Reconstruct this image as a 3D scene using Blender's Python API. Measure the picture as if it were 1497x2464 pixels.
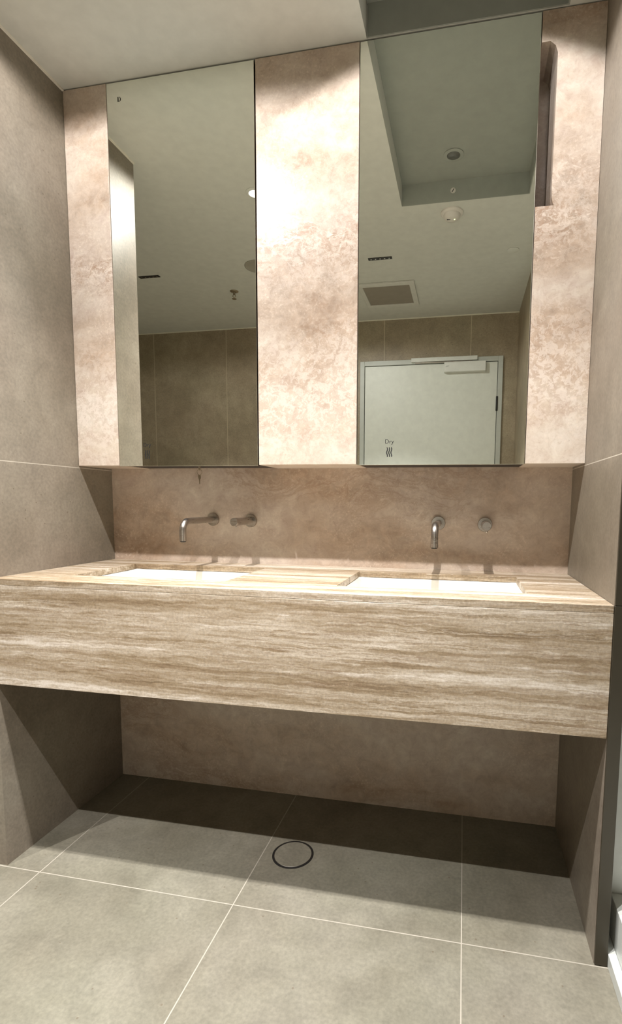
import bpy, bmesh, math, random
from mathutils import Vector, Matrix
random.seed(4)
for o in list(bpy.data.objects): bpy.data.objects.remove(o)
S = bpy.context.scene
COL = S.collection
PI = math.pi

# ------------------------------------------------------------------ camera
CAM = Vector((1.29112, -1.74447, 1.07182))
YAW, PITCH, ROLL = 0.195825, -0.099188, 0.009204
FPX, PPX, PPY, IW, IH = 1254.32, 866.12, 1335.85, 1497, 2464
fwd = Vector((-math.sin(YAW) * math.cos(PITCH), math.cos(YAW) * math.cos(PITCH), math.sin(PITCH)))
rt = Vector((math.cos(YAW), math.sin(YAW), 0))
up = rt.cross(fwd)
c, s = math.cos(ROLL), math.sin(ROLL)
rt, up = rt * c + up * s, up * c - rt * s
cam = bpy.data.cameras.new('camera')
cam.sensor_fit = 'AUTO'; cam.sensor_width = 36
cam.lens = 36 * FPX / IH
cam.shift_x = (IW / 2 - PPX) / IH
cam.shift_y = (PPY - IH / 2) / IH
cam.clip_start = 0.02
camo = bpy.data.objects.new('camera', cam); COL.objects.link(camo)
M = Matrix((rt, up, -fwd)).transposed().to_4x4(); M.translation = CAM
camo.matrix_world = M
S.camera = camo

# ------------------------------------------------------------------ world, exposure
w = bpy.data.worlds.new('world'); S.world = w; w.use_nodes = True
w.node_tree.nodes['Background'].inputs[0].default_value = (1, .95, .86, 1)
w.node_tree.nodes['Background'].inputs[1].default_value = 0.0
S.view_settings.view_transform = 'Standard'; S.view_settings.look = 'None'
S.view_settings.gamma = 1; S.view_settings.use_curve_mapping = False
S.view_settings.exposure = -0.15

LIGHT_COL = (1, .975, .97)
DOWNLIGHT_W = 175
SPILL_W = 51
BLADE_W = 175

# ------------------------------------------------------------------ materials
class NT:
    def __init__(s, name):
        s.m = bpy.data.materials.new(name); s.m.use_nodes = True
        s.t = s.m.node_tree; s.b = s.t.nodes['Principled BSDF']
    def n(s, typ, **kw):
        n = s.t.nodes.new(typ)
        for k, v in kw.items(): setattr(n, k, v)
        return n
    def put(s, sock, v):
        if v is None: return
        if hasattr(v, 'is_linked'): s.t.links.new(v, sock)
        else:
            if isinstance(v, (tuple, list)) and len(v) == 3 and sock.type == 'RGBA': v = (*v, 1)
            sock.default_value = v
    def pos(s): return s.n('ShaderNodeNewGeometry').outputs['Position']
    def mapv(s, v, scale=(1, 1, 1), loc=(0, 0, 0), rot=(0, 0, 0)):
        n = s.n('ShaderNodeMapping'); s.put(n.inputs[0], v)
        n.inputs['Scale'].default_value = scale; n.inputs['Location'].default_value = loc; n.inputs['Rotation'].default_value = rot
        return n.outputs[0]
    def noise(s, v, scale, detail=4, rough=.55, dist=0, out=0):
        n = s.n('ShaderNodeTexNoise'); s.put(n.inputs['Vector'], v)
        n.inputs['Scale'].default_value = scale; n.inputs['Detail'].default_value = detail
        n.inputs['Roughness'].default_value = rough; n.inputs['Distortion'].default_value = dist
        return n.outputs[out]
    def ramp(s, v, stops, interp='LINEAR'):
        n = s.n('ShaderNodeValToRGB'); s.put(n.inputs[0], v); cr = n.color_ramp; cr.interpolation = interp
        while len(cr.elements) < len(stops): cr.elements.new(.5)
        for e, (p, c) in zip(cr.elements, stops):
            e.position = p; e.color = (*c, 1) if isinstance(c, (tuple, list)) else (c, c, c, 1)
        return n.outputs[0]
    def mix(s, f, a, b, mode='MIX'):
        n = s.n('ShaderNodeMix', data_type='RGBA', blend_type=mode)
        s.put(n.inputs[0], f); s.put(n.inputs[6], a); s.put(n.inputs[7], b)
        return n.outputs[2]
    def math(s, op, a, b=None, c=None):
        n = s.n('ShaderNodeMath', operation=op)
        s.put(n.inputs[0], a)
        if b is not None: s.put(n.inputs[1], b)
        if c is not None: s.put(n.inputs[2], c)
        return n.outputs[0]
    def xyz(s, v):
        n = s.n('ShaderNodeSeparateXYZ'); s.put(n.inputs[0], v); return n.outputs
    def bump(s, h, strength=.1, dist=.002):
        n = s.n('ShaderNodeBump'); s.put(n.inputs['Height'], h)
        n.inputs['Strength'].default_value = strength; n.inputs['Distance'].default_value = dist
        s.t.links.new(n.outputs[0], s.b.inputs['Normal'])
    def set(s, **kw):
        for k, v in kw.items(): s.put(s.b.inputs[k.replace('_', ' ')], v)
        return s.m

def plain(name, col, rough=.5, metal=0, **kw):
    """plain paint or plastic with a faint procedural unevenness"""
    t = NT(name)
    nz = t.noise(t.pos(), 25, 3)
    cc = t.mix(t.ramp(nz, [(.3, .0), (.7, 1.)]), tuple(x * .96 for x in col), tuple(min(1, x * 1.04) for x in col))
    return t.set(Base_Color=cc, Roughness=rough, Metallic=metal, **kw)

def lines(t, comp, values, half):
    """1 where the coordinate comp lies within half of any of the values"""
    acc = None
    for v in values:
        a = t.math('LESS_THAN', t.math('ABSOLUTE', t.math('SUBTRACT', comp, v)), half)
        acc = a if acc is None else t.math('MAXIMUM', acc, a)
    return acc

def tile_mat(name, c_dark, c_mid, c_light, gx=(), gy=(), gz=(), half=.0012, rough=.45, grout=(.50, .455, .38), seed=0):
    t = NT(name); p = t.pos(); q = t.mapv(p, loc=(seed, seed * 1.7, seed * .6))
    n1 = t.noise(q, 2.6, 6, .6, .5)
    n2 = t.noise(q, 13, 8, .68, .3)
    n3 = t.noise(q, 110, 3, .6)
    base = t.ramp(n1, [(.36, c_dark), (.5, c_mid), (.64, c_light)])
    base = t.mix(.50, base, t.ramp(n2, [(.28, .34), (.5, .5), (.72, .64)]), 'OVERLAY')
    base = t.mix(.48, base, t.ramp(n3, [(.3, .36), (.7, .64)]), 'OVERLAY')
    # faint pink and green clouds in the glaze
    nh = t.noise(q, 1.7, 3, .5)
    base = t.mix(.10, base, t.ramp(nh, [(.35, (.50, .58, .44)), (.65, (.62, .48, .46))]), 'OVERLAY')
    # small dark pits
    vo = t.n('ShaderNodeTexVoronoi'); t.put(vo.inputs['Vector'], q); vo.inputs['Scale'].default_value = 34
    pit = t.math('MULTIPLY', t.math('LESS_THAN', vo.outputs['Distance'], .09), t.math('GREATER_THAN', t.noise(q, 9, 2), .53))
    base = t.mix(t.math('MULTIPLY', pit, .6), base, (.12, .09, .06))
    acc = None; xyz = t.xyz(p)
    for k, g in enumerate((gx, gy, gz)):
        if g:
            a = lines(t, xyz[k], g, half); acc = a if acc is None else t.math('MAXIMUM', acc, a)
    if acc is not None:
        base = t.mix(acc, base, grout)
    t.bump(n2, .05, .002)
    return t.set(Base_Color=base, Roughness=rough)

def stone_mat(name, seed=0, k=1.0, drift=False):
    """large format travertine look porcelain: cloudy pink beige with crusty brown drifts"""
    t = NT(name); p = t.mapv(t.pos(), loc=(seed, seed * .3, seed * .8))
    warp = t.noise(p, 3.2, 5, .6, 0, 1)
    wv = t.n('ShaderNodeVectorMath', operation='MULTIPLY_ADD')
    t.put(wv.inputs[0], warp); wv.inputs[1].default_value = (.22, .22, .16); t.put(wv.inputs[2], p)
    q = t.mapv(wv.outputs[0], scale=(1, 1, 2.3), rot=(0, .22, 0))
    n1 = t.noise(q, 2.2, 8, .62, .4)
    n2 = t.noise(p, 24, 9, .72, .6)
    n3 = t.noise(p, 120, 4, .7)
    A = lambda r, g, b: (r * k, g * k, b * k)
    if drift:                                  # the slab's own bedding: a brown crusty layer, a frosted one under it
        xz = t.xyz(t.pos())
        h = t.math('SUBTRACT', xz[2], t.math('MULTIPLY', xz[0], .06))
        h = t.math('ADD', h, t.math('MULTIPLY', t.math('SUBTRACT', t.noise(p, 2.5, 4), .5), .30))
        bed = t.ramp(t.math('MULTIPLY', t.math('SUBTRACT', h, 1.15), .8), [(.0, .60), (.22, .56), (.38, .50), (.53, .40), (.66, .48), (.8, .54), (1, .50)])
        frost = t.ramp(t.math('MULTIPLY', t.math('SUBTRACT', h, 1.15), .8), [(.0, .2), (.15, 1.), (.26, .6), (.36, .1), (.5, .5), (.62, .2)])
    else: bed = frost = None
    base = t.ramp(n1, [(.30, A(.38, .27, .19)), (.41, A(.49, .38, .29)), (.53, A(.56, .46, .372)), (.68, A(.61, .525, .445))])
    if drift: base = t.mix(.45, base, bed, 'OVERLAY')
    base = t.mix(.60, base, t.ramp(n2, [(.28, .30), (.5, .5), (.72, .68)]), 'OVERLAY')
    # crusty drifts: ridges of a warped noise, gathered where a broad noise is high
    r1 = t.noise(q, 5.5, 9, .72, 1.0)
    ridge = t.math('SUBTRACT', 1, t.math('MULTIPLY', t.math('ABSOLUTE', t.math('SUBTRACT', r1, .5)), 16))
    where = t.ramp(t.noise(q, 1.6, 3, .5), [(.5, 0.), (.62, 1.)])
    if drift: where = t.math('MULTIPLY', t.ramp(bed, [(.40, 1.), (.48, .0)]), t.ramp(t.noise(q, 4, 3, .5), [(.42, 0.), (.56, 1.)]))
    crust = t.math('MULTIPLY', t.math('MAXIMUM', ridge, 0), where)
    base = t.mix(t.math('MULTIPLY', crust, .55), base, A(.36, .235, .155))
    if drift:
        cr2 = t.math('MULTIPLY', t.ramp(t.noise(q, 19, 9, .74, .7), [(.51, 0.), (.528, 1.)]), where)
        base = t.mix(t.math('MULTIPLY', cr2, .62), base, A(.36, .225, .145))
        cr3 = t.math('MULTIPLY', t.ramp(t.noise(t.mapv(q, loc=(3, 3, 3)), 19, 9, .74, .7), [(.525, 0.), (.545, 1.)]), where)
        base = t.mix(t.math('MULTIPLY', cr3, .65), base, A(.80, .70, .60))
    lite = t.math('MULTIPLY', t.ramp(n3, [(.55, 0.), (.64, 1.)]), t.ramp(t.noise(p, 6, 4), [(.42, 0.), (.6, 1.)]))
    if drift:
        fr = t.math('MULTIPLY', t.ramp(t.noise(p, 55, 6, .75, .6), [(.485, 0.), (.53, 1.)]), frost)
        base = t.mix(t.math('MULTIPLY', fr, .55), base, A(.80, .715, .63))
    base = t.mix(t.math('MULTIPLY', lite, .38), base, A(.82, .70, .58))
    dark = t.ramp(n3, [(.34, 1.), (.42, 0.)])
    base = t.mix(t.math('MULTIPLY', dark, .22), base, A(.33, .225, .15))
    t.bump(t.math('ADD', n2, t.math('MULTIPLY', n3, .5)), .25, .0015)
    return t.set(Base_Color=base, Roughness=t.ramp(n2, [(.3, .30), (.7, .46)]), Specular_IOR_Level=.5)

def vein_mat(name):
    """vein cut travertine: thin wavy bands running along the vanity"""
    t = NT(name); p = t.pos(); x = t.xyz(p)
    cmb = t.n('ShaderNodeCombineXYZ')
    t.put(cmb.inputs[0], x[0]); t.put(cmb.inputs[1], t.math('MULTIPLY', x[1], .9)); t.put(cmb.inputs[2], x[2])
    warp = t.noise(t.mapv(cmb.outputs[0], scale=(2.2, 7, 7)), 1.0, 4, .6, 0, 1)
    wv = t.n('ShaderNodeVectorMath', operation='MULTIPLY_ADD')
    t.put(wv.inputs[0], warp); wv.inputs[1].default_value = (.06, .030, .030); t.put(wv.inputs[2], cmb.outputs[0])
    crink = t.noise(t.mapv(cmb.outputs[0], scale=(22, 60, 60)), 1.0, 5, .65, 0, 1)
    wc = t.n('ShaderNodeVectorMath', operation='MULTIPLY_ADD')
    t.put(wc.inputs[0], crink); wc.inputs[1].default_value = (.02, .012, .012); t.put(wc.inputs[2], wv.outputs[0])
    q = wc.outputs[0]
    b1 = t.noise(t.mapv(q, scale=(.5, 13, 13)), 1.5, 4, .55)
    b2 = t.noise(t.mapv(q, scale=(1.6, 62, 62), loc=(3, 1, 2)), 1.0, 6, .66)
    b3 = t.noise(t.mapv(q, scale=(16, 170, 170), loc=(1, 4, 2)), 1.0, 4, .65)
    n3 = t.noise(p, 150, 4, .7)
    mixv = t.math('ADD', t.math('MULTIPLY', b1, .36), t.math('ADD', t.math('MULTIPLY', b2, .40), t.math('MULTIPLY', b3, .24)))
    base = t.ramp(mixv, [(.40, (.20, .140, .083)), (.46, (.30, .226, .142)), (.505, (.385, .308, .22)), (.55, (.465, .39, .298)), (.61, (.65, .58, .495))])
    # thin dark and pale crinkled threads along the bedding
    for (sc, lo, wd, amt, cc) in (((1.2, 44, 44), (7, 2, 5), 30, .55, (.21, .135, .08)), ((1.5, 60, 60), (2, 8, 1), 26, .45, (.74, .66, .55))):
        th = t.noise(t.mapv(q, scale=sc, loc=lo), 1.0, 4, .6)
        thr = t.math('MAXIMUM', 0, t.math('SUBTRACT', 1, t.math('MULTIPLY', t.math('ABSOLUTE', t.math('SUBTRACT', th, .5)), wd)))
        thr = t.math('MULTIPLY', thr, t.ramp(t.noise(t.mapv(q, scale=(2, 12, 12), loc=lo), 1, 3), [(.45, 0.), (.6, 1.)]))
        base = t.mix(t.math('MULTIPLY', thr, amt), base, cc)
    base = t.mix(.55, base, t.ramp(n3, [(.3, .30), (.7, .70)]), 'OVERLAY')
    t.bump(b2, .10, .001)
    return t.set(Base_Color=base, Roughness=.36)

GX = [0.1145 + .6 * i for i in range(-4, 5)]
M_FLOOR = tile_mat('floor_tile', (.165, .153, .114), (.194, .182, .139), (.222, .209, .164), gx=GX, gy=[-.5387, -1.1387, -1.7387, -2.3387], half=.0014, grout=(.40, .365, .30))
M_NIB = tile_mat('side_wall_tile', (.182, .152, .116), (.214, .182, .142), (.243, .211, .168), gz=[1.1832], seed=3)
M_FAR = tile_mat('door_wall_tile', (.30, .245, .17), (.345, .285, .20), (.39, .325, .235), gx=[0.0947 + .6053 * i for i in range(-4, 5)], seed=6, half=.0022, grout=(.55, .46, .32))
M_BACK = stone_mat('backsplash_stone', 1.3, .97)
M_PANEL = stone_mat('cladding_stone', 5.2, 1.0, True)
M_VEIN = vein_mat('vein_cut_travertine')
M_CEIL = plain('ceiling_paint', (.61, .61, .56), .8)
M_TRIM = plain('white_bead', (.80, .76, .66), .5)
M_BRONZE = plain('dark_bronze_edge', (.048, .040, .025), .45, .2)
M_CERAMIC = plain('white_ceramic', (.80, .765, .68), .12)
M_STEEL = None
def steel(name, col, rough):
    t = NT(name)
    nz = t.noise(t.mapv(t.pos(), scale=(30, 30, 400)), 1, 3)
    return t.set(Base_Color=t.mix(nz, tuple(x * .85 for x in col), col), Metallic=1.0, Roughness=t.ramp(nz, [(.3, rough * .85), (.7, rough * 1.2)]))
M_STEEL = steel('brushed_steel', (.50, .46, .42), .30)
M_KEYMETAL = steel('worn_key_metal', (.42, .36, .27), .38)
M_BLACK = plain('matt_black', (.012, .011, .010), .5)
M_INK = plain('black_ink', (.01, .01, .01), .6)
M_CARCASS = plain('dark_cabinet_board', (.035, .028, .022), .6)
M_WHITE = plain('white_laminate', (.62, .64, .60), .35)
M_DOOR = plain('grey_white_door_paint', (.70, .72, .665), .40)
M_FRAME = plain('grey_door_frame_paint', (.52, .54, .50), .4)
M_CLOSER = plain('pale_closer_paint', (.70, .71, .67), .4)
M_GRILLE = plain('grey_vent_mesh', (.28, .245, .20), .7)
M_VENTF = plain('pale_vent_frame', (.62, .61, .56), .5)
M_SPEAK = plain('grey_speaker_mesh', (.33, .31, .26), .7)
M_DETECT = plain('smoke_detector_plastic', (.66, .62, .57), .4)
M_CHROME = steel('chrome', (.75, .74, .70), .12)
def mirror_mat():
    t = NT('mirror_silvering')
    nz = t.noise(t.pos(), 4, 2)
    return t.set(Base_Color=t.mix(nz, (.955, .985, .915), (.96, .99, .92)), Metallic=1.0, Roughness=0.0)
M_MIRROR = mirror_mat()
def glow(name, col, st):
    t = NT(name); nz = t.noise(t.pos(), 60, 2)
    return t.set(Base_Color=(.8, .8, .8), Emission_Color=t.mix(nz, col, tuple(x * .97 for x in col)), Emission_Strength=st)
M_GLOW = glow('lit_led_lens', (1, .95, .86), 25)
M_DIMLED = glow('small_indicator_led', (.9, 1, .4), 3)
M_LENS = plain('low_glare_lens', (.10, .10, .09), .25)

# ------------------------------------------------------------------ builders
class MB:
    """collects shapes in world coordinates; build() links them as one mesh object"""
    def __init__(s): s.bm = bmesh.new()
    def box(s, x0, x1, y0, y1, z0, z1, bev=0, seg=2):
        r = bmesh.ops.create_cube(s.bm, size=1)
        vs = r['verts']
        for v in vs:
            v.co = Vector((x0 if v.co.x < 0 else x1, y0 if v.co.y < 0 else y1, z0 if v.co.z < 0 else z1))
        if bev:
            es = list({e for v in vs for e in v.link_edges})
            bmesh.ops.bevel(s.bm, geom=es, offset=bev, segments=seg, affect='EDGES', profile=.5)
        return s
    def lathe(s, prof, origin, axis='z', n=40):
        """prof: list of (radius, distance along axis); axis 'z', '-z', '-y'"""
        o = Vector(origin)
        def P(r, h, a):
            ca, sa = r * math.cos(a), r * math.sin(a)
            if axis == 'z': return o + Vector((ca, sa, h))
            if axis == '-z': return o + Vector((ca, -sa, -h))
            return o + Vector((ca, -h, sa))
        rings = []
        for r, h in prof:
            rings.append([s.bm.verts.new(P(r, h, 2 * PI * i / n)) for i in range(n)] if r > 1e-6 else [s.bm.verts.new(P(0, h, 0))])
        for a, b in zip(rings, rings[1:]):
            for i in range(n):
                j = (i + 1) % n
                q = [a[i % len(a)], a[j % len(a)], b[j % len(b)], b[i % len(b)]]
                q2 = []
                for v in q:
                    if v not in q2: q2.append(v)
                if len(q2) > 2: s.bm.faces.new(q2)
        for ring in (rings[0], rings[-1]):
            if len(ring) > 2:
                try: s.bm.faces.new(ring)
                except ValueError: pass
        return s
    def tube(s, pts, r, n=20, closed=False, cap=True):
        pts = [Vector(p) for p in pts]; N = len(pts); rings = []
        prev = None
        for i, p in enumerate(pts):
            if closed: t = (pts[(i + 1) % N] - pts[i - 1]).normalized()
            else: t = (pts[min(i + 1, N - 1)] - pts[max(i - 1, 0)]).normalized()
            if prev is None:
                a = Vector((1, 0, 0)) if abs(t.x) < .9 else Vector((0, 0, 1))
                u = t.cross(a).normalized()
            else:
                u = (prev - t * prev.dot(t)).normalized()
            prev = u; v = t.cross(u)
            rr = r[i] if isinstance(r, (list, tuple)) else r
            rings.append([s.bm.verts.new(p + u * rr * math.cos(2 * PI * k / n) + v * rr * math.sin(2 * PI * k / n)) for k in range(n)])
        R = rings + ([rings[0]] if closed else [])
        for a, b in zip(R, R[1:]):
            for k in range(n):
                s.bm.faces.new((a[k], a[(k + 1) % n], b[(k + 1) % n], b[k]))
        if cap and not closed:
            s.bm.faces.new(rings[0]); s.bm.faces.new(rings[-1])
        return s
    def prism(s, poly, y0, y1):
        """poly of (x, z) extruded in y"""
        a = [s.bm.verts.new((x, y0, z)) for x, z in poly]; b = [s.bm.verts.new((x, y1, z)) for x, z in poly]
        s.bm.faces.new(a); s.bm.faces.new(b[::-1]); n = len(poly)
        for i in range(n): s.bm.faces.new((a[i], b[i], b[(i + 1) % n], a[(i + 1) % n]))
        return s
    def build(s, name, mat, parent=None, smooth=False, origin=None):
        bmesh.ops.recalc_face_normals(s.bm, faces=s.bm.faces)
        o0 = Vector(origin) if origin is not None else (world_loc(parent) if parent else Vector((0, 0, 0)))
        for v in s.bm.verts: v.co -= o0
        me = bpy.data.meshes.new(name); s.bm.to_mesh(me); s.bm.free()
        me.materials.append(mat)
        if smooth:
            for p in me.polygons: p.use_smooth = True
            me.set_sharp_from_angle(angle=math.radians(35))
        o = bpy.data.objects.new(name, me); COL.objects.link(o)
        if parent:
            o.parent = parent; o.location = o0 - world_loc(parent)
        else: o.location = o0
        return o
def world_loc(o):
    v = Vector((0, 0, 0))
    while o: v += o.location; o = o.parent
    return v
def thing(name, label, cat, loc, group=None):
    o = bpy.data.objects.new(name, None); COL.objects.link(o); o.location = loc; o.empty_display_size = .05
    return tag(o, label, cat, group)
def tag(o, label, cat, group=None):
    o['label'] = label; o['category'] = cat
    if group: o['group'] = group
    return o
def struct(o, label=None, cat=None):
    o['kind'] = 'structure'
    if label: o['label'] = label
    if cat: o['category'] = cat
    return o

# ------------------------------------------------------------------ dimensions
W, ZC, YF = 1.62, 2.372, -2.4023          # niche width, ceiling, door wall
DC, DK = .1705, .5334                      # cabinet and vanity depth
ZT, ZB, ZM = .8542, .5508, 1.1896          # vanity top, apron bottom, cabinet bottom
M1L, M1R, M2L, M2R = .1548, .6504, .9647, 1.4572
XL, XR = -1.62, 2.32                       # outer room
RX0, RX1, RY0, RY1, RH = .985, 1.5244, -1.018, -.1725, .09   # ceiling void, added to make a dark patch

# ------------------------------------------------------------------ structure
struct(MB().box(XL - .1, XR + .1, YF - .1, .1, -.08, 0).build('floor', M_FLOOR), 'grey beige concrete look floor tiles with pale grout', 'floor')
cb = MB()
cb.box(XL - .1, RX0, YF - .1, .1, ZC, ZC + RH + .06)
cb.box(RX1, XR + .1, YF - .1, .1, ZC, ZC + RH + .06)
cb.box(RX0, RX1, YF - .1, RY0, ZC, ZC + RH + .06)
cb.box(RX0, RX1, RY1, .1, ZC, ZC + RH + .06)
cb.box(RX0, RX1, RY0, RY1, ZC + RH, ZC + RH + .06)
struct(cb.build('ceiling', M_CEIL), 'off white ceiling with a raised void added to make a dark patch above the right mirror', 'ceiling')
M_VOID_SHADE = plain('void_shade_grey', (.31, .322, .285), .7)  # shade inside the added void, put into its base colour
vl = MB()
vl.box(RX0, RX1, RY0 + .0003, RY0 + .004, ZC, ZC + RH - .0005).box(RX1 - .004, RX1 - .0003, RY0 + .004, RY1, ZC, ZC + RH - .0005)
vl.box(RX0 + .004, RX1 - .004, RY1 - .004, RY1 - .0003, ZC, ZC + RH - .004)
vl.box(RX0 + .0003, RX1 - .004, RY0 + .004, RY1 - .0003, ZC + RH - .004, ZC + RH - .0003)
struct(vl.build('trim_4', M_VOID_SHADE), 'lining of the added ceiling void, its shade put into the grey', 'trim')
struct(MB().box(XL - .1, XR + .1, 0, .1, 0, ZC).build('wall_back', M_BACK), 'mottled brown stone wall behind the taps', 'wall')
struct(MB().box(-.12, 0, -.534, -.0005, 0, ZC).build('wall_left', M_NIB), 'beige tiled side wall left of the vanity', 'wall')
struct(MB().box(W, 1.6486, -.531, -.0005, 0, ZC).build('wall_right', M_NIB), 'beige tiled side wall right of the vanity', 'wall')
struct(MB().box(XL - .1, XR + .1, YF - .1, YF, 0, ZC).build('wall_front', M_FAR), 'brown tiled door wall seen in both mirrors', 'wall')
struct(MB().box(XL - .1, XL, YF, 0, 0, ZC).build('wall_outer_left', M_NIB), 'beige tiled wall at the far left of the room', 'wall')
struct(MB().box(W, 1.70, YF, -1.76, 0, ZC).build('wall_outer_right', M_FAR), 'brown tiled wall beside the door hinges', 'wall')
struct(MB().box(XR, XR + .1, YF, 0, 0, ZC).build('wall_alcove', M_NIB), 'wall at the end of the right alcove', 'wall')
struct(MB().box(W, 1.70, -1.7595, -.5385, 2.14, ZC).build('wall_header', M_CEIL), 'pale header above the right opening', 'wall')
struct(MB().box(0, .006, -.534, -.1715, ZC - .006, ZC - .0005).build('trim_1', M_TRIM), 'thin pale bead between left wall and ceiling', 'trim')
struct(MB().box(XL, W, YF, YF + .006, ZC - .007, ZC - .0005).build('trim_2', M_TRIM), 'thin pale bead between door wall and ceiling', 'trim')
eb = MB().box(W + .0005, 1.6486, -.537, -.5312, 0.002, .8535, .0006, 1).box(W + .0005, 1.6486, -.537, -.5312, .8548, ZC - .001, .0006, 1)
struct(eb.build('trim_3', M_BRONZE), 'dark bronze end edge of the right side wall', 'trim')

# door wall: door with frame and leaf
dr = bpy.data.objects.new('door_1', None); COL.objects.link(dr); dr.location = (1.03, YF, 0)
struct(dr, 'grey white door with closer, seen in the right mirror', 'door')
fr = MB()
fr.box(.530, .5625, YF + .0003, YF + .022, 0, 2.082, .002)
fr.box(1.4925, 1.525, YF + .0003, YF + .022, 0, 2.082, .002)
fr.box(.5625, 1.4925, YF + .0003, YF + .022, 2.049, 2.082, .002)
fr.build('door_frame', M_FRAME, dr)
MB().box(.5625, 1.4925, YF + .0003, YF + .004, 0.002, 2.049).build('rebate_gap', M_BLACK, dr)
leaf = MB().box(.5660, 1.489, YF + .0045, YF + .018, .004, 2.0452, .0015).build('door_leaf', M_DOOR, dr)
hg = MB(); hg.lathe([(.006, 0), (.0068, .002), (.0068, .096), (.006, .098)], (1.4907, YF + .0245, 1.714), 'z', 16)
hg.build('hinge', M_BLACK, dr, True)
MB().lathe([(.006, 0), (.0068, .002), (.0068, .096), (.006, .098)], (1.4907, YF + .0245, .25), 'z', 16).build('hinge', M_BLACK, dr, True)
cl = MB().box(1.1285, 1.4088, YF + .0182, YF + .062, 1.979, 2.045, .003).build('door_closer', M_CLOSER, dr)
MB().prism([(1.137, 2.010), (1.156, 2.012), (1.164, 2.022), (1.141, 2.020)], YF + .0622, YF + .0626).build('badge', M_FRAME, cl)
rail = MB().box(.898, 1.352, YF + .0222, YF + .044, 2.0575, 2.0855, .003).build('closer_rail', M_CLOSER, dr)
MB().box(.925, 1.318, YF + .026, YF + .040, 2.0492, 2.0555, .002).build('closer_arm', M_STEEL, rail)
hd = MB().tube([(.63, YF + .018, 1.02), (.63, YF + .065, 1.02), (.75, YF + .065, 1.02)], .009, 14)
hd.build('door_handle', M_STEEL, dr, True)

# ------------------------------------------------------------------ vanity
van = thing('vanity_counter', 'long travertine vanity counter with a deep banded apron, spanning wall to wall', 'counter', (W / 2, -DK / 2, ZB))
HOLES = [(.168, .648, -.415, -.112), (.966, 1.452, -.415, -.112)]
def slab_holes(x0, x1, y0, y1, z0, z1, holes, mat, name, parent):
    xs = sorted({x0, x1, *[h[0] for h in holes], *[h[1] for h in holes]}); ys = sorted({y0, y1, *[h[2] for h in holes], *[h[3] for h in holes]})
    bm = bmesh.new(); V = {}
    def v(x, y, z):
        k = (round(x, 5), round(y, 5), round(z, 5))
        if k not in V: V[k] = bm.verts.new((x, y, z))
        return V[k]
    def solid(i, j):
        if not (0 <= i < len(xs) - 1 and 0 <= j < len(ys) - 1): return False
        cx, cy = (xs[i] + xs[i + 1]) / 2, (ys[j] + ys[j + 1]) / 2
        return not any(h[0] < cx < h[1] and h[2] < cy < h[3] for h in holes)
    for i in range(len(xs) - 1):
        for j in range(len(ys) - 1):
            if not solid(i, j): continue
            a, b, p, q = xs[i], xs[i + 1], ys[j], ys[j + 1]
            for z in (z0, z1): bm.faces.new([v(a, p, z), v(b, p, z), v(b, q, z), v(a, q, z)])
            for (di, dj, e) in ((-1, 0, ((a, p), (a, q))), (1, 0, ((b, p), (b, q))), (0, -1, ((a, p), (b, p))), (0, 1, ((a, q), (b, q)))):
                if not solid(i + di, j + dj):
                    bm.faces.new([v(*e[0], z0), v(*e[1], z0), v(*e[1], z1), v(*e[0], z1)])
    mb = MB(); mb.bm.free(); mb.bm = bm
    o = mb.build(name, mat, parent)
    md = o.modifiers.new('edge', 'BEVEL'); md.width = .0012; md.segments = 2; md.limit_method = 'ANGLE'; md.angle_limit = math.radians(40)
    return o
slab_holes(.0006, W - .0006, -DK, -.0006, ZT - .018, ZT, HOLES, M_VEIN, 'countertop', van)
MB().box(.0006, W - .0006, -DK, -DK + .02, ZB, ZT - .0182, .0008).build('apron', M_VEIN, van)
MB().box(.0006, W - .0006, -DK + .0202, -.0006, ZB, ZB + .016).build('underside_panel', M_NIB, van)

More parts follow.
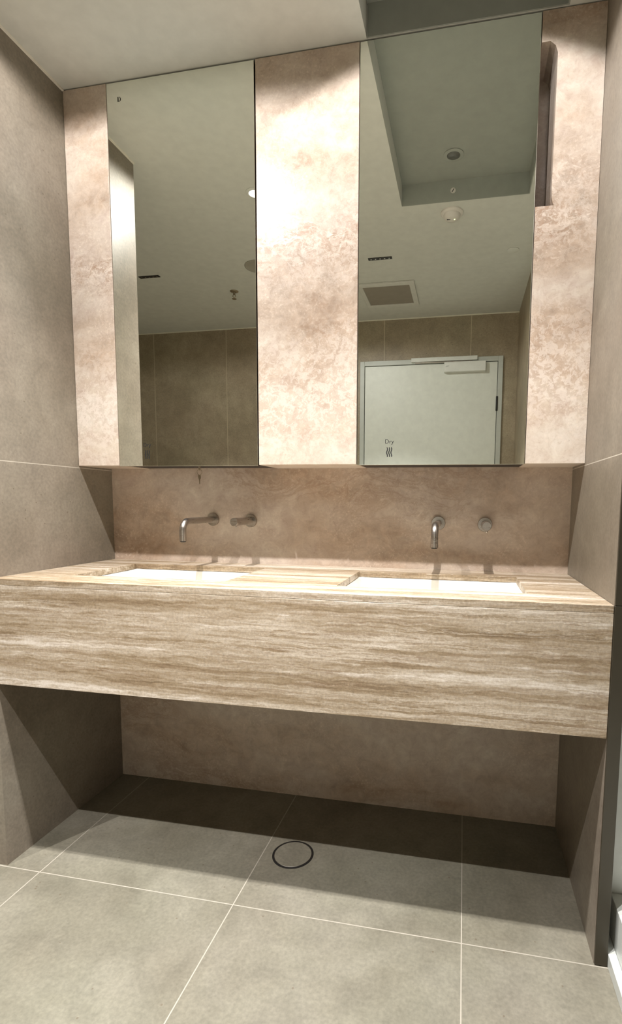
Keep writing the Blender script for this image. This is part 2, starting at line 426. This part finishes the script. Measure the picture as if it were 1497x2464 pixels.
def rrect(x0, x1, y0, y1, r, n=6):
    pts = []
    for cx, cy, a0 in ((x1 - r, y1 - r, 0), (x0 + r, y1 - r, 90), (x0 + r, y0 + r, 180), (x1 - r, y0 + r, 270)):
        for k in range(n + 1):
            a = math.radians(a0 + 90 * k / n); pts.append((cx + r * math.cos(a), cy + r * math.sin(a)))
    return pts
def basin(h, label):
    x0, x1, y0, y1 = h; zt = ZT - .0184
    t = thing('sink_basin', label, 'basin', ((x0 + x1) / 2, (y0 + y1) / 2, zt - .145), 'undermount basins in the vanity counter')
    bm = bmesh.new(); rings = []
    e = .003
    for (g, r, z) in ((-.028, .03, zt - .012), (-.03, .03, zt), (e - .006, .026, zt), (e, .026, zt - .003), (e + .006, .028, zt - .03), (e + .012, .032, zt - .10), (e + .02, .04, zt - .118), (e + .045, .045, zt - .126), (e + .09, .045, zt - .130)):
        rings.append([bm.verts.new((px, py, z)) for px, py in rrect(x0 + g, x1 - g, y0 + g, y1 - g, r)])
    for (g, r, z) in ((e + .06, .05, zt - .142), (e, .045, zt - .13), (e - .012, .035, zt - .03), (-.02, .03, zt - .014)):
        rings.append([bm.verts.new((px, py, z)) for px, py in rrect(x0 + g, x1 - g, y0 + g, y1 - g, r)])
    n = len(rings[0])
    for a, b in zip(rings[:9], rings[1:9]):
        for i in range(n): bm.faces.new((a[i], a[(i + 1) % n], b[(i + 1) % n], b[i]))
    bm.faces.new(rings[8])
    und = rings[9:]
    bm.faces.new(und[0])
    for a, b in zip(und, und[1:] + [rings[0]]):
        for i in range(n): bm.faces.new((a[i], a[(i + 1) % n], b[(i + 1) % n], b[i]))
    mb = MB(); mb.bm.free(); mb.bm = bm
    mb.build('bowl', M_CERAMIC, t, True)
    MB().lathe([(.022, 0), (.022, .002), (.016, .003), (0, .003)], ((x0 + x1) / 2, (y0 + y1) / 2, zt - .1298), 'z', 24).build('drain_fitting', M_STEEL, t, True)
basin(HOLES[0], 'white rectangular undermount basin under the left spout, nearer the left wall')
basin(HOLES[1], 'white rectangular undermount basin under the right spout, nearer the right wall')

def spout(x, z, label):
    t = thing('wall_spout', label, 'tap', (x, -.0005, z), 'brushed steel spouts')
    MB().lathe([(.0225, 0), (.0225, .006), (.0215, .0075), (.0125, .0075)], (x, -.0005, z), '-y', 40).build('flange', M_STEEL, t, True)
    L, R = .2120, .032
    pts = [(x, -.0070, z), (x, -.06, z), (x, -.12, z), (x, -(L - R), z)]
    for k in range(1, 11):
        a = PI / 2 * k / 10
        pts.append((x, -(L - R) - R * math.sin(a), z - R + R * math.cos(a)))
    pts += [(x, -L, z - .045), (x, -L, z - .0635)]
    MB().tube(pts, .0108, 28).build('spout_pipe', M_STEEL, t, True)
    MB().lathe([(.0088, 0), (.0088, .0022), (.007, .003), (0, .003)], (x, -L, z - .0638), '-z', 24).build('aerator', M_BLACK, t, True)
def mixer(x, z, label):
    t = thing('mixer_tap', label, 'tap', (x, -.0005, z), 'brushed steel mixers')
    MB().lathe([(.0230, 0), (.0230, .006), (.0220, .0075), (.014, .0075)], (x, -.0005, z), '-y', 40).build('flange', M_STEEL, t, True)
    MB().lathe([(.0132, 0), (.0132, .104), (.0128, .1045)], (x, -.0082, z), '-y', 36).build('body', M_STEEL, t, True)
    MB().lathe([(.0128, 0), (.0138, .0006), (.0138, .0285), (.0130, .030), (0, .030)], (x, -.1130, z), '-y', 36).build('knob', M_STEEL, t, True)
    MB().lathe([(.0028, 0), (.0030, .004), (.0022, .0062), (0, .0066)], (x + .001, -.126, z - .0134), '-z', 16).build('lever_pin', M_STEEL, t, True)
spout(.4057, 1.0088, 'curved brushed steel wall spout over the left basin')
mixer(.5492, 1.0066, 'brushed steel mixer tap in the wall beside the left spout')
spout(1.2089, 1.0086, 'curved brushed steel wall spout over the right basin, seen end on')
mixer(1.3589, 1.0066, 'brushed steel mixer tap seen end on right of the right spout')

# ------------------------------------------------------------------ cabinets above
def panel(name_x0, x1, label, notch=None):
    x0 = name_x0; mb = MB(); y0, y1, zt = -DC, -.0008, ZC - .0035
    if notch is None: mb.box(x0, x1, y0, y1, ZM, zt, .0012)
    else:
        nx, nz0, nz1, nd = notch
        r = .012
        poly = [(x0, ZM), (x1, ZM), (x1, zt), (x0, zt), (x0, nz1), (nx - .02, nz1), (nx - .006, nz1 - .012), (nx, nz1 - .03), (nx - .001, nz0 + .05), (nx - .0, nz0 + .02), (nx + .003, nz0 + .006), (nx + .006, nz0), (x0, nz0)]
        mb.prism(poly, y0, y0 + nd)  # added notch, cut deep so a dark shadow strip forms
        mb.box(x0, x1, y0 + nd + .0002, y1, ZM, zt)
    o = mb.build('stone_panel', M_PANEL, None, origin=((x0 + x1) / 2, -.0008, ZM))
    tag(o, label, 'panel', 'stone cladding panels between the mirrors')
panel(.0008, M1L, 'narrow pinkish stone panel between left wall and left mirror')
panel(M1R + .0005, M2L - .0002, 'wide pinkish stone panel between the two mirrors')
panel(M2R + .0014, W - .0008, 'narrow pinkish stone panel right of the right mirror, with a notch added near its top to make a shadow strip', (1.5005, 1.8815, 2.293, .135))

def text_mesh(body, size, center, y, name, mat, parent):
    cu = bpy.data.curves.new('lettering', 'FONT'); cu.body = body; cu.size = size; cu.align_x = 'CENTER'; cu.align_y = 'CENTER'; cu.extrude = .00008
    tmp = bpy.data.objects.new('lettering_source', cu); COL.objects.link(tmp)
    dg = bpy.context.evaluated_depsgraph_get()
    me = bpy.data.meshes.new_from_object(tmp.evaluated_get(dg)); bpy.data.objects.remove(tmp)
    me.transform(Matrix.Rotation(PI / 2, 4, 'X'))
    me.materials.clear(); me.materials.append(mat)
    o = bpy.data.objects.new(name, me); COL.objects.link(o); o.parent = parent
    o.location = Vector((center[0], y, center[1])) - world_loc(parent)
    return o
def mirror_cabinet(x0, x1, label, dry_x, logo):
    t = thing('mirror_cabinet', label, 'mirror', ((x0 + x1) / 2, -.0008, ZM), 'mirror fronted wall cabinets')
    zt = ZC - .0035
    MB().box(x0 + .001, x1 - .0006 if logo else x1 + .0010, -.148, -.0008, ZM + .002, zt - .001).build('carcass', M_CARCASS, t)
    gx0, gx1, gz0, gz1 = x0 + .0022, x1 - (.0040 if logo else .0004), ZM - .0024, zt - .0012
    d = MB().box(gx0 + .001, gx1 - .001, -DC + .0052, -.1485, gz0 + .0015, gz1 - .001, .0005, 1).build('cabinet_door', M_CARCASS, t)
    MB().box(gx0, gx1, -DC, -DC + .005, gz0, gz1, .0011, 2).build('mirror_glass', M_MIRROR, d)
    yy = -DC - .0003
    g = text_mesh('Dry', .0175, (dry_x, 1.2562), yy, 'lettering', M_INK, d)
    wv = MB()
    for k in (-1, 0, 1):
        L, Rr = [], []
        for i in range(25):
            f = i / 24; z = 1.2106 + f * .0295
            cx = dry_x + k * .0064 + .0013 * math.sin(f * 2 * PI * 1.5 + .4)
            h = .00155 * min(1, .55 + 3 * min(f, 1 - f))
            L.append((cx - h, z)); Rr.append((cx + h, z))
        wv.prism(L + Rr[::-1], yy - .0001, yy)
    wv.build('warm_air_symbol', M_INK, d)
    if logo:
        lx, lz, h = .2010, 2.3175, .0068
        mb = MB(); mb.prism([(lx - .0056, lz - h), (lx - .0024, lz - h), (lx - .0024, lz + h), (lx - .0056, lz + h)], yy - .0001, yy)
        oc, ic = [], []
        for i in range(17):
            a = -PI / 2 + PI * i / 16
            oc.append((lx - .0006 + .0062 * max(0, math.cos(a)), lz + h * math.sin(a))); ic.append((lx - .0002 + .0028 * max(0, math.cos(a)), lz + h * .86 * math.sin(a)))
        mb.prism(oc + ic[::-1], yy - .0001, yy)
        mb.build('letter_mark', M_INK, d)
    return t
mc1 = mirror_cabinet(M1L, M1R, 'tall mirror fronted wall cabinet on the left, with a letter mark at its top', .2606, True)
mc2 = mirror_cabinet(M2L, M2R, 'tall mirror fronted wall cabinet on the right, reflecting the white door', 1.0657, False)
# lock barrel under the left cabinet with its key
kx, ky = .4296, -.140
kt = thing('cabinet_key', 'small key on a split ring hanging from the lock under the left mirror', 'key', (kx, ky, 1.13))
MB().lathe([(.0045, 0), (.0045, .0052), (.0036, .006), (0, .006)], (kx, ky, ZM - .0001 + .0018), '-z', 20).build('lock_barrel', M_KEYMETAL, mc1, True)
MB().box(kx - .0034, kx + .0034, ky - .001, ky + .001, 1.1748, 1.1838, .0008).build('key_head', M_KEYMETAL, kt)
MB().tube([(kx + .0088 * math.cos(a), ky + .001 * math.sin(2 * a), 1.1690 + .0088 * math.sin(a)) for a in [2 * PI * i / 36 for i in range(36)]], .0009, 8, True).build('split_ring', M_KEYMETAL, kt, True)
MB().prism([(kx - .0052, 1.1605), (kx + .0042, 1.1605), (kx + .0046, 1.1500), (kx + .0020, 1.1455), (kx - .0022, 1.1455), (kx - .0046, 1.1500)], ky - .001, ky + .001).build('key_bow', M_KEYMETAL, kt)
MB().prism([(kx - .0017, 1.1454), (kx + .0017, 1.1454), (kx + .0017, 1.1405), (kx + .0012, 1.1395), (kx + .0017, 1.1380), (kx + .0010, 1.1366), (kx + .0017, 1.1350), (kx + .0012, 1.1318), (kx, 1.1300), (kx - .0015, 1.1322)], ky - .0009, ky + .0009).build('key_blade', M_KEYMETAL, kt)

# ------------------------------------------------------------------ floor drain
dx, dy = .8073, -.3145
dt = thing('floor_drain', 'round tile insert drain cover with a black ring, in the floor under the vanity', 'drain', (dx, dy, .0002))
MB().lathe([(.0630, 0), (.0630, .0010), (.0620, .0014), (.0570, .0014), (.0570, 0)], (dx, dy, .0002), 'z', 72).build('outer_ring', M_BLACK, dt, True)
MB().lathe([(.0569, 0), (.0569, .0014), (.0562, .0018), (.0560, .0008)], (dx, dy, .0002), 'z', 72).build('steel_rim', M_STEEL, dt, True)
M_INSERT = tile_mat('drain_tile', (.165, .153, .114), (.194, .182, .139), (.222, .209, .164))
MB().lathe([(.0559, 0), (.0559, .0012), (0, .0012)], (dx, dy, .0002), 'z', 72).build('tile_insert', M_INSERT, dt)

# ------------------------------------------------------------------ white tiered unit beyond the right side wall
su = thing('storage_unit', 'white panelled unit with stepped base beyond the right side wall', 'cabinet', (1.9, -1.0, 0))
MB().box(1.6495, 1.668, -1.70, -.46, .0005, .033, .001).build('plinth', M_WHITE, su)
MB().box(1.6685, 2.25, -1.70, -.46, .0005, .131, .0015).build('base_step', M_WHITE, su)
MB().box(1.662, 2.25, -.459, -.441, .0005, 2.10, .0015).build('tall_panel', M_WHITE, su)

# ------------------------------------------------------------------ lamps and ceiling fittings
def spot(name, parent, loc, power, angle, blend, radius, target=None, mis=True):
    l = bpy.data.lights.new(name, 'SPOT'); l.energy = power; l.spot_size = math.radians(angle); l.spot_blend = blend
    l.shadow_soft_size = radius; l.color = LIGHT_COL
    o = bpy.data.objects.new(name, l); COL.objects.link(o); o.parent = parent
    o.location = Vector(loc) - world_loc(parent)
    if target is not None:
        o.rotation_euler = (Vector(target) - Vector(loc)).to_track_quat('-Z', 'Y').to_euler()
    l.cycles.use_multiple_importance_sampling = mis
    return o
def downlight(x, y, z, label, lens, ang, bl, tilt, k=1, trim=None, spill=172, aim=0, rad=.013):
    trim = trim or M_CEIL
    t = thing('downlight', label, 'ceiling light', (x, y, z), 'round downlights')
    MB().lathe([(.026, .0005), (.040, .0005), (.0405, .0025), (.036, .0045), (.027, .0045), (.026, .003)], (x, y, z), '-z', 40).build('trim_ring', trim, t, True)
    MB().lathe([(.0258, .0006), (.0255, .0040), (.020, .0065), (0, .0075)], (x, y, z), '-z', 32).build('lens', lens, t, True)
    spot('lamp_light', t, (x, y, z - .012), DOWNLIGHT_W * k, ang, bl, rad, (x, y + tilt, z - 1), False)
    spot('lamp_spill', t, (x, y, z - .013), SPILL_W * k, spill, .15, rad, (x, y + aim, z - 1), False)
downlight(.388, -.805, ZC, 'lit round downlight in the ceiling, reflected at the right edge of the left mirror', M_GLOW, 94, 1.0, .0)
downlight(1.210, -.850, ZC + RH - .004, 'round low glare downlight up in the added ceiling void before the right mirror', M_LENS, 94, 1.0, .0, 1.1, M_VOID_SHADE, 103, .60)
def blade(x, y, label):
    t = thing('linear_downlight', label, 'ceiling light', (x, y, ZC), 'black five cell linear downlights')
    MB().box(x - .064, x + .064, y - .013, y + .013, ZC - .0030, ZC - .0003, .0006, 1).build('housing', M_BLACK, t)
    for k in range(5):
        MB().lathe([(.0045, 0), (.0045, .0008), (.003, .0011), (0, .0009)], (x + (k - 2) * .0245, y, ZC - .0031), '-z', 14).build('led_cell', M_CHROME, t, True)
    spot('lamp_light', t, (x, y, ZC - .006), BLADE_W, 92, .6, .007, None, False)
blade(-.542, -1.470, 'black linear downlight reflected in the left mirror beside the wall edge')
blade(.8140, -1.480, 'black linear downlight reflected in the right mirror above the air vent')

ad = (1.2007, -1.0985 + -.004)
sd = thing('smoke_detector', 'round pale smoke detector on the ceiling beside the added dark void, in the right mirror', 'detector', (ad[0], ad[1], ZC))
MB().lathe([(.050, .0003), (.050, .006), (.046, .010), (.040, .012)], (*ad, ZC), '-z', 40).build('base_ring', M_DETECT, sd, True)
MB().lathe([(.038, .0122), (.036, .022), (.028, .030), (.012, .034), (0, .0345)], (*ad, ZC), '-z', 40).build('dome', M_DETECT, sd, True)
MB().box(ad[0] - .022, ad[0] - .006, ad[1] + .006, ad[1] + .010, ZC - .0350, ZC - .0315, .001).build('vent_slot', M_BLACK, sd)
MB().lathe([(.003, 0), (.003, .002), (0, .003)], (ad[0] + .012, ad[1] + .006, ZC - .0325), '-z', 12).build('indicator_led', M_DIMLED, sd, True)
sp = thing('ceiling_speaker', 'flat grey round ceiling speaker cut by the right edge of the left mirror', 'speaker', (.142, -1.460, ZC))
MB().lathe([(.076, .0003), (.0835, .0003), (.0835, .0025), (.078, .004), (.076, .003)], (.142, -1.460, ZC), '-z', 48).build('rim', M_SPEAK, sp, True)
MB().lathe([(.0758, .0004), (.0758, .0022), (0, .003)], (.142, -1.460, ZC), '-z', 48).build('mesh_cover', M_SPEAK, sp, True)
sx, sy = -.1441, -1.752
sk = thing('fire_sprinkler', 'small hanging fire sprinkler head on the ceiling, in the left mirror', 'sprinkler', (sx, sy, ZC))
MB().lathe([(.026, .0003), (.026, .002), (.018, .007), (.009, .008)], (sx, sy, ZC), '-z', 28).build('escutcheon', M_KEYMETAL, sk, True)
MB().tube([(sx, sy, ZC - .008), (sx, sy, ZC - .022)], .007, 14).build('stem', M_KEYMETAL, sk, True)
MB().tube([(sx - .006, sy, ZC - .0222), (sx - .010, sy, ZC - .030), (sx, sy, ZC - .042), (sx + .010, sy, ZC - .030), (sx + .006, sy, ZC - .0222)], .0022, 8).build('frame', M_KEYMETAL, sk, True)
MB().lathe([(.004, 0), (.014, .001), (.014, .0025), (0, .003)], (sx, sy, ZC - .0440), '-z', 20).build('deflector', M_KEYMETAL, sk, True)
vx0, vx1, vy0, vy1 = .629, .967, -2.144, -1.779
vt = thing('air_vent', 'square ceiling exhaust vent with grey mesh above the door, in the right mirror', 'vent', ((vx0 + vx1) / 2, (vy0 + vy1) / 2, ZC))
ix0, ix1, iy0, iy1 = .654, .935, -2.112, -1.815
vf = MB()
vf.box(vx0, vx1, vy0, iy0, ZC - .012, ZC - .0003, .002).box(vx0, vx1, iy1, vy1, ZC - .012, ZC - .0003, .002)
vf.box(vx0, ix0, iy0, iy1, ZC - .012, ZC - .0003, .002).box(ix1, vx1, iy0, iy1, ZC - .012, ZC - .0003, .002)
vf.build('vent_frame', M_VENTF, vt)
gr = MB().box(ix0 + .0002, ix1 - .0002, iy0 + .0002, iy1 - .0002, ZC - .006, ZC - .0004)
gr.build('vent_mesh', M_GRILLE, vt)
cp = MB().lathe([(.030, .0003), (.030, .003), (.026, .005), (0, .0055)], (1.50, -1.508, ZC), '-z', 32).build('blank_cover', M_CEIL, None, True, origin=(1.50, -1.508, ZC))
tag(cp, 'faint white round cover plate on the ceiling near the right edge of the right mirror', 'cover plate')
sn = thing('void_sensor', 'tiny dark oval fitting on the side of the added ceiling void, above the smoke detector', 'sensor', (1.2057, RY0 + .0043, ZC + .042))
MB().lathe([(.011, 0), (.011, -.003), (.009, -.004), (.0085, -.003)], (1.2057, RY0 + .0043, ZC + .042), '-y', 24).build('ring', M_DETECT, sn, True)
MB().prism([(1.2000, ZC + .0355), (1.2035, ZC + .0355), (1.2115, ZC + .0485), (1.2080, ZC + .0485)], RY0 + .0075, RY0 + .0083).build('slot', M_BLACK, sn)
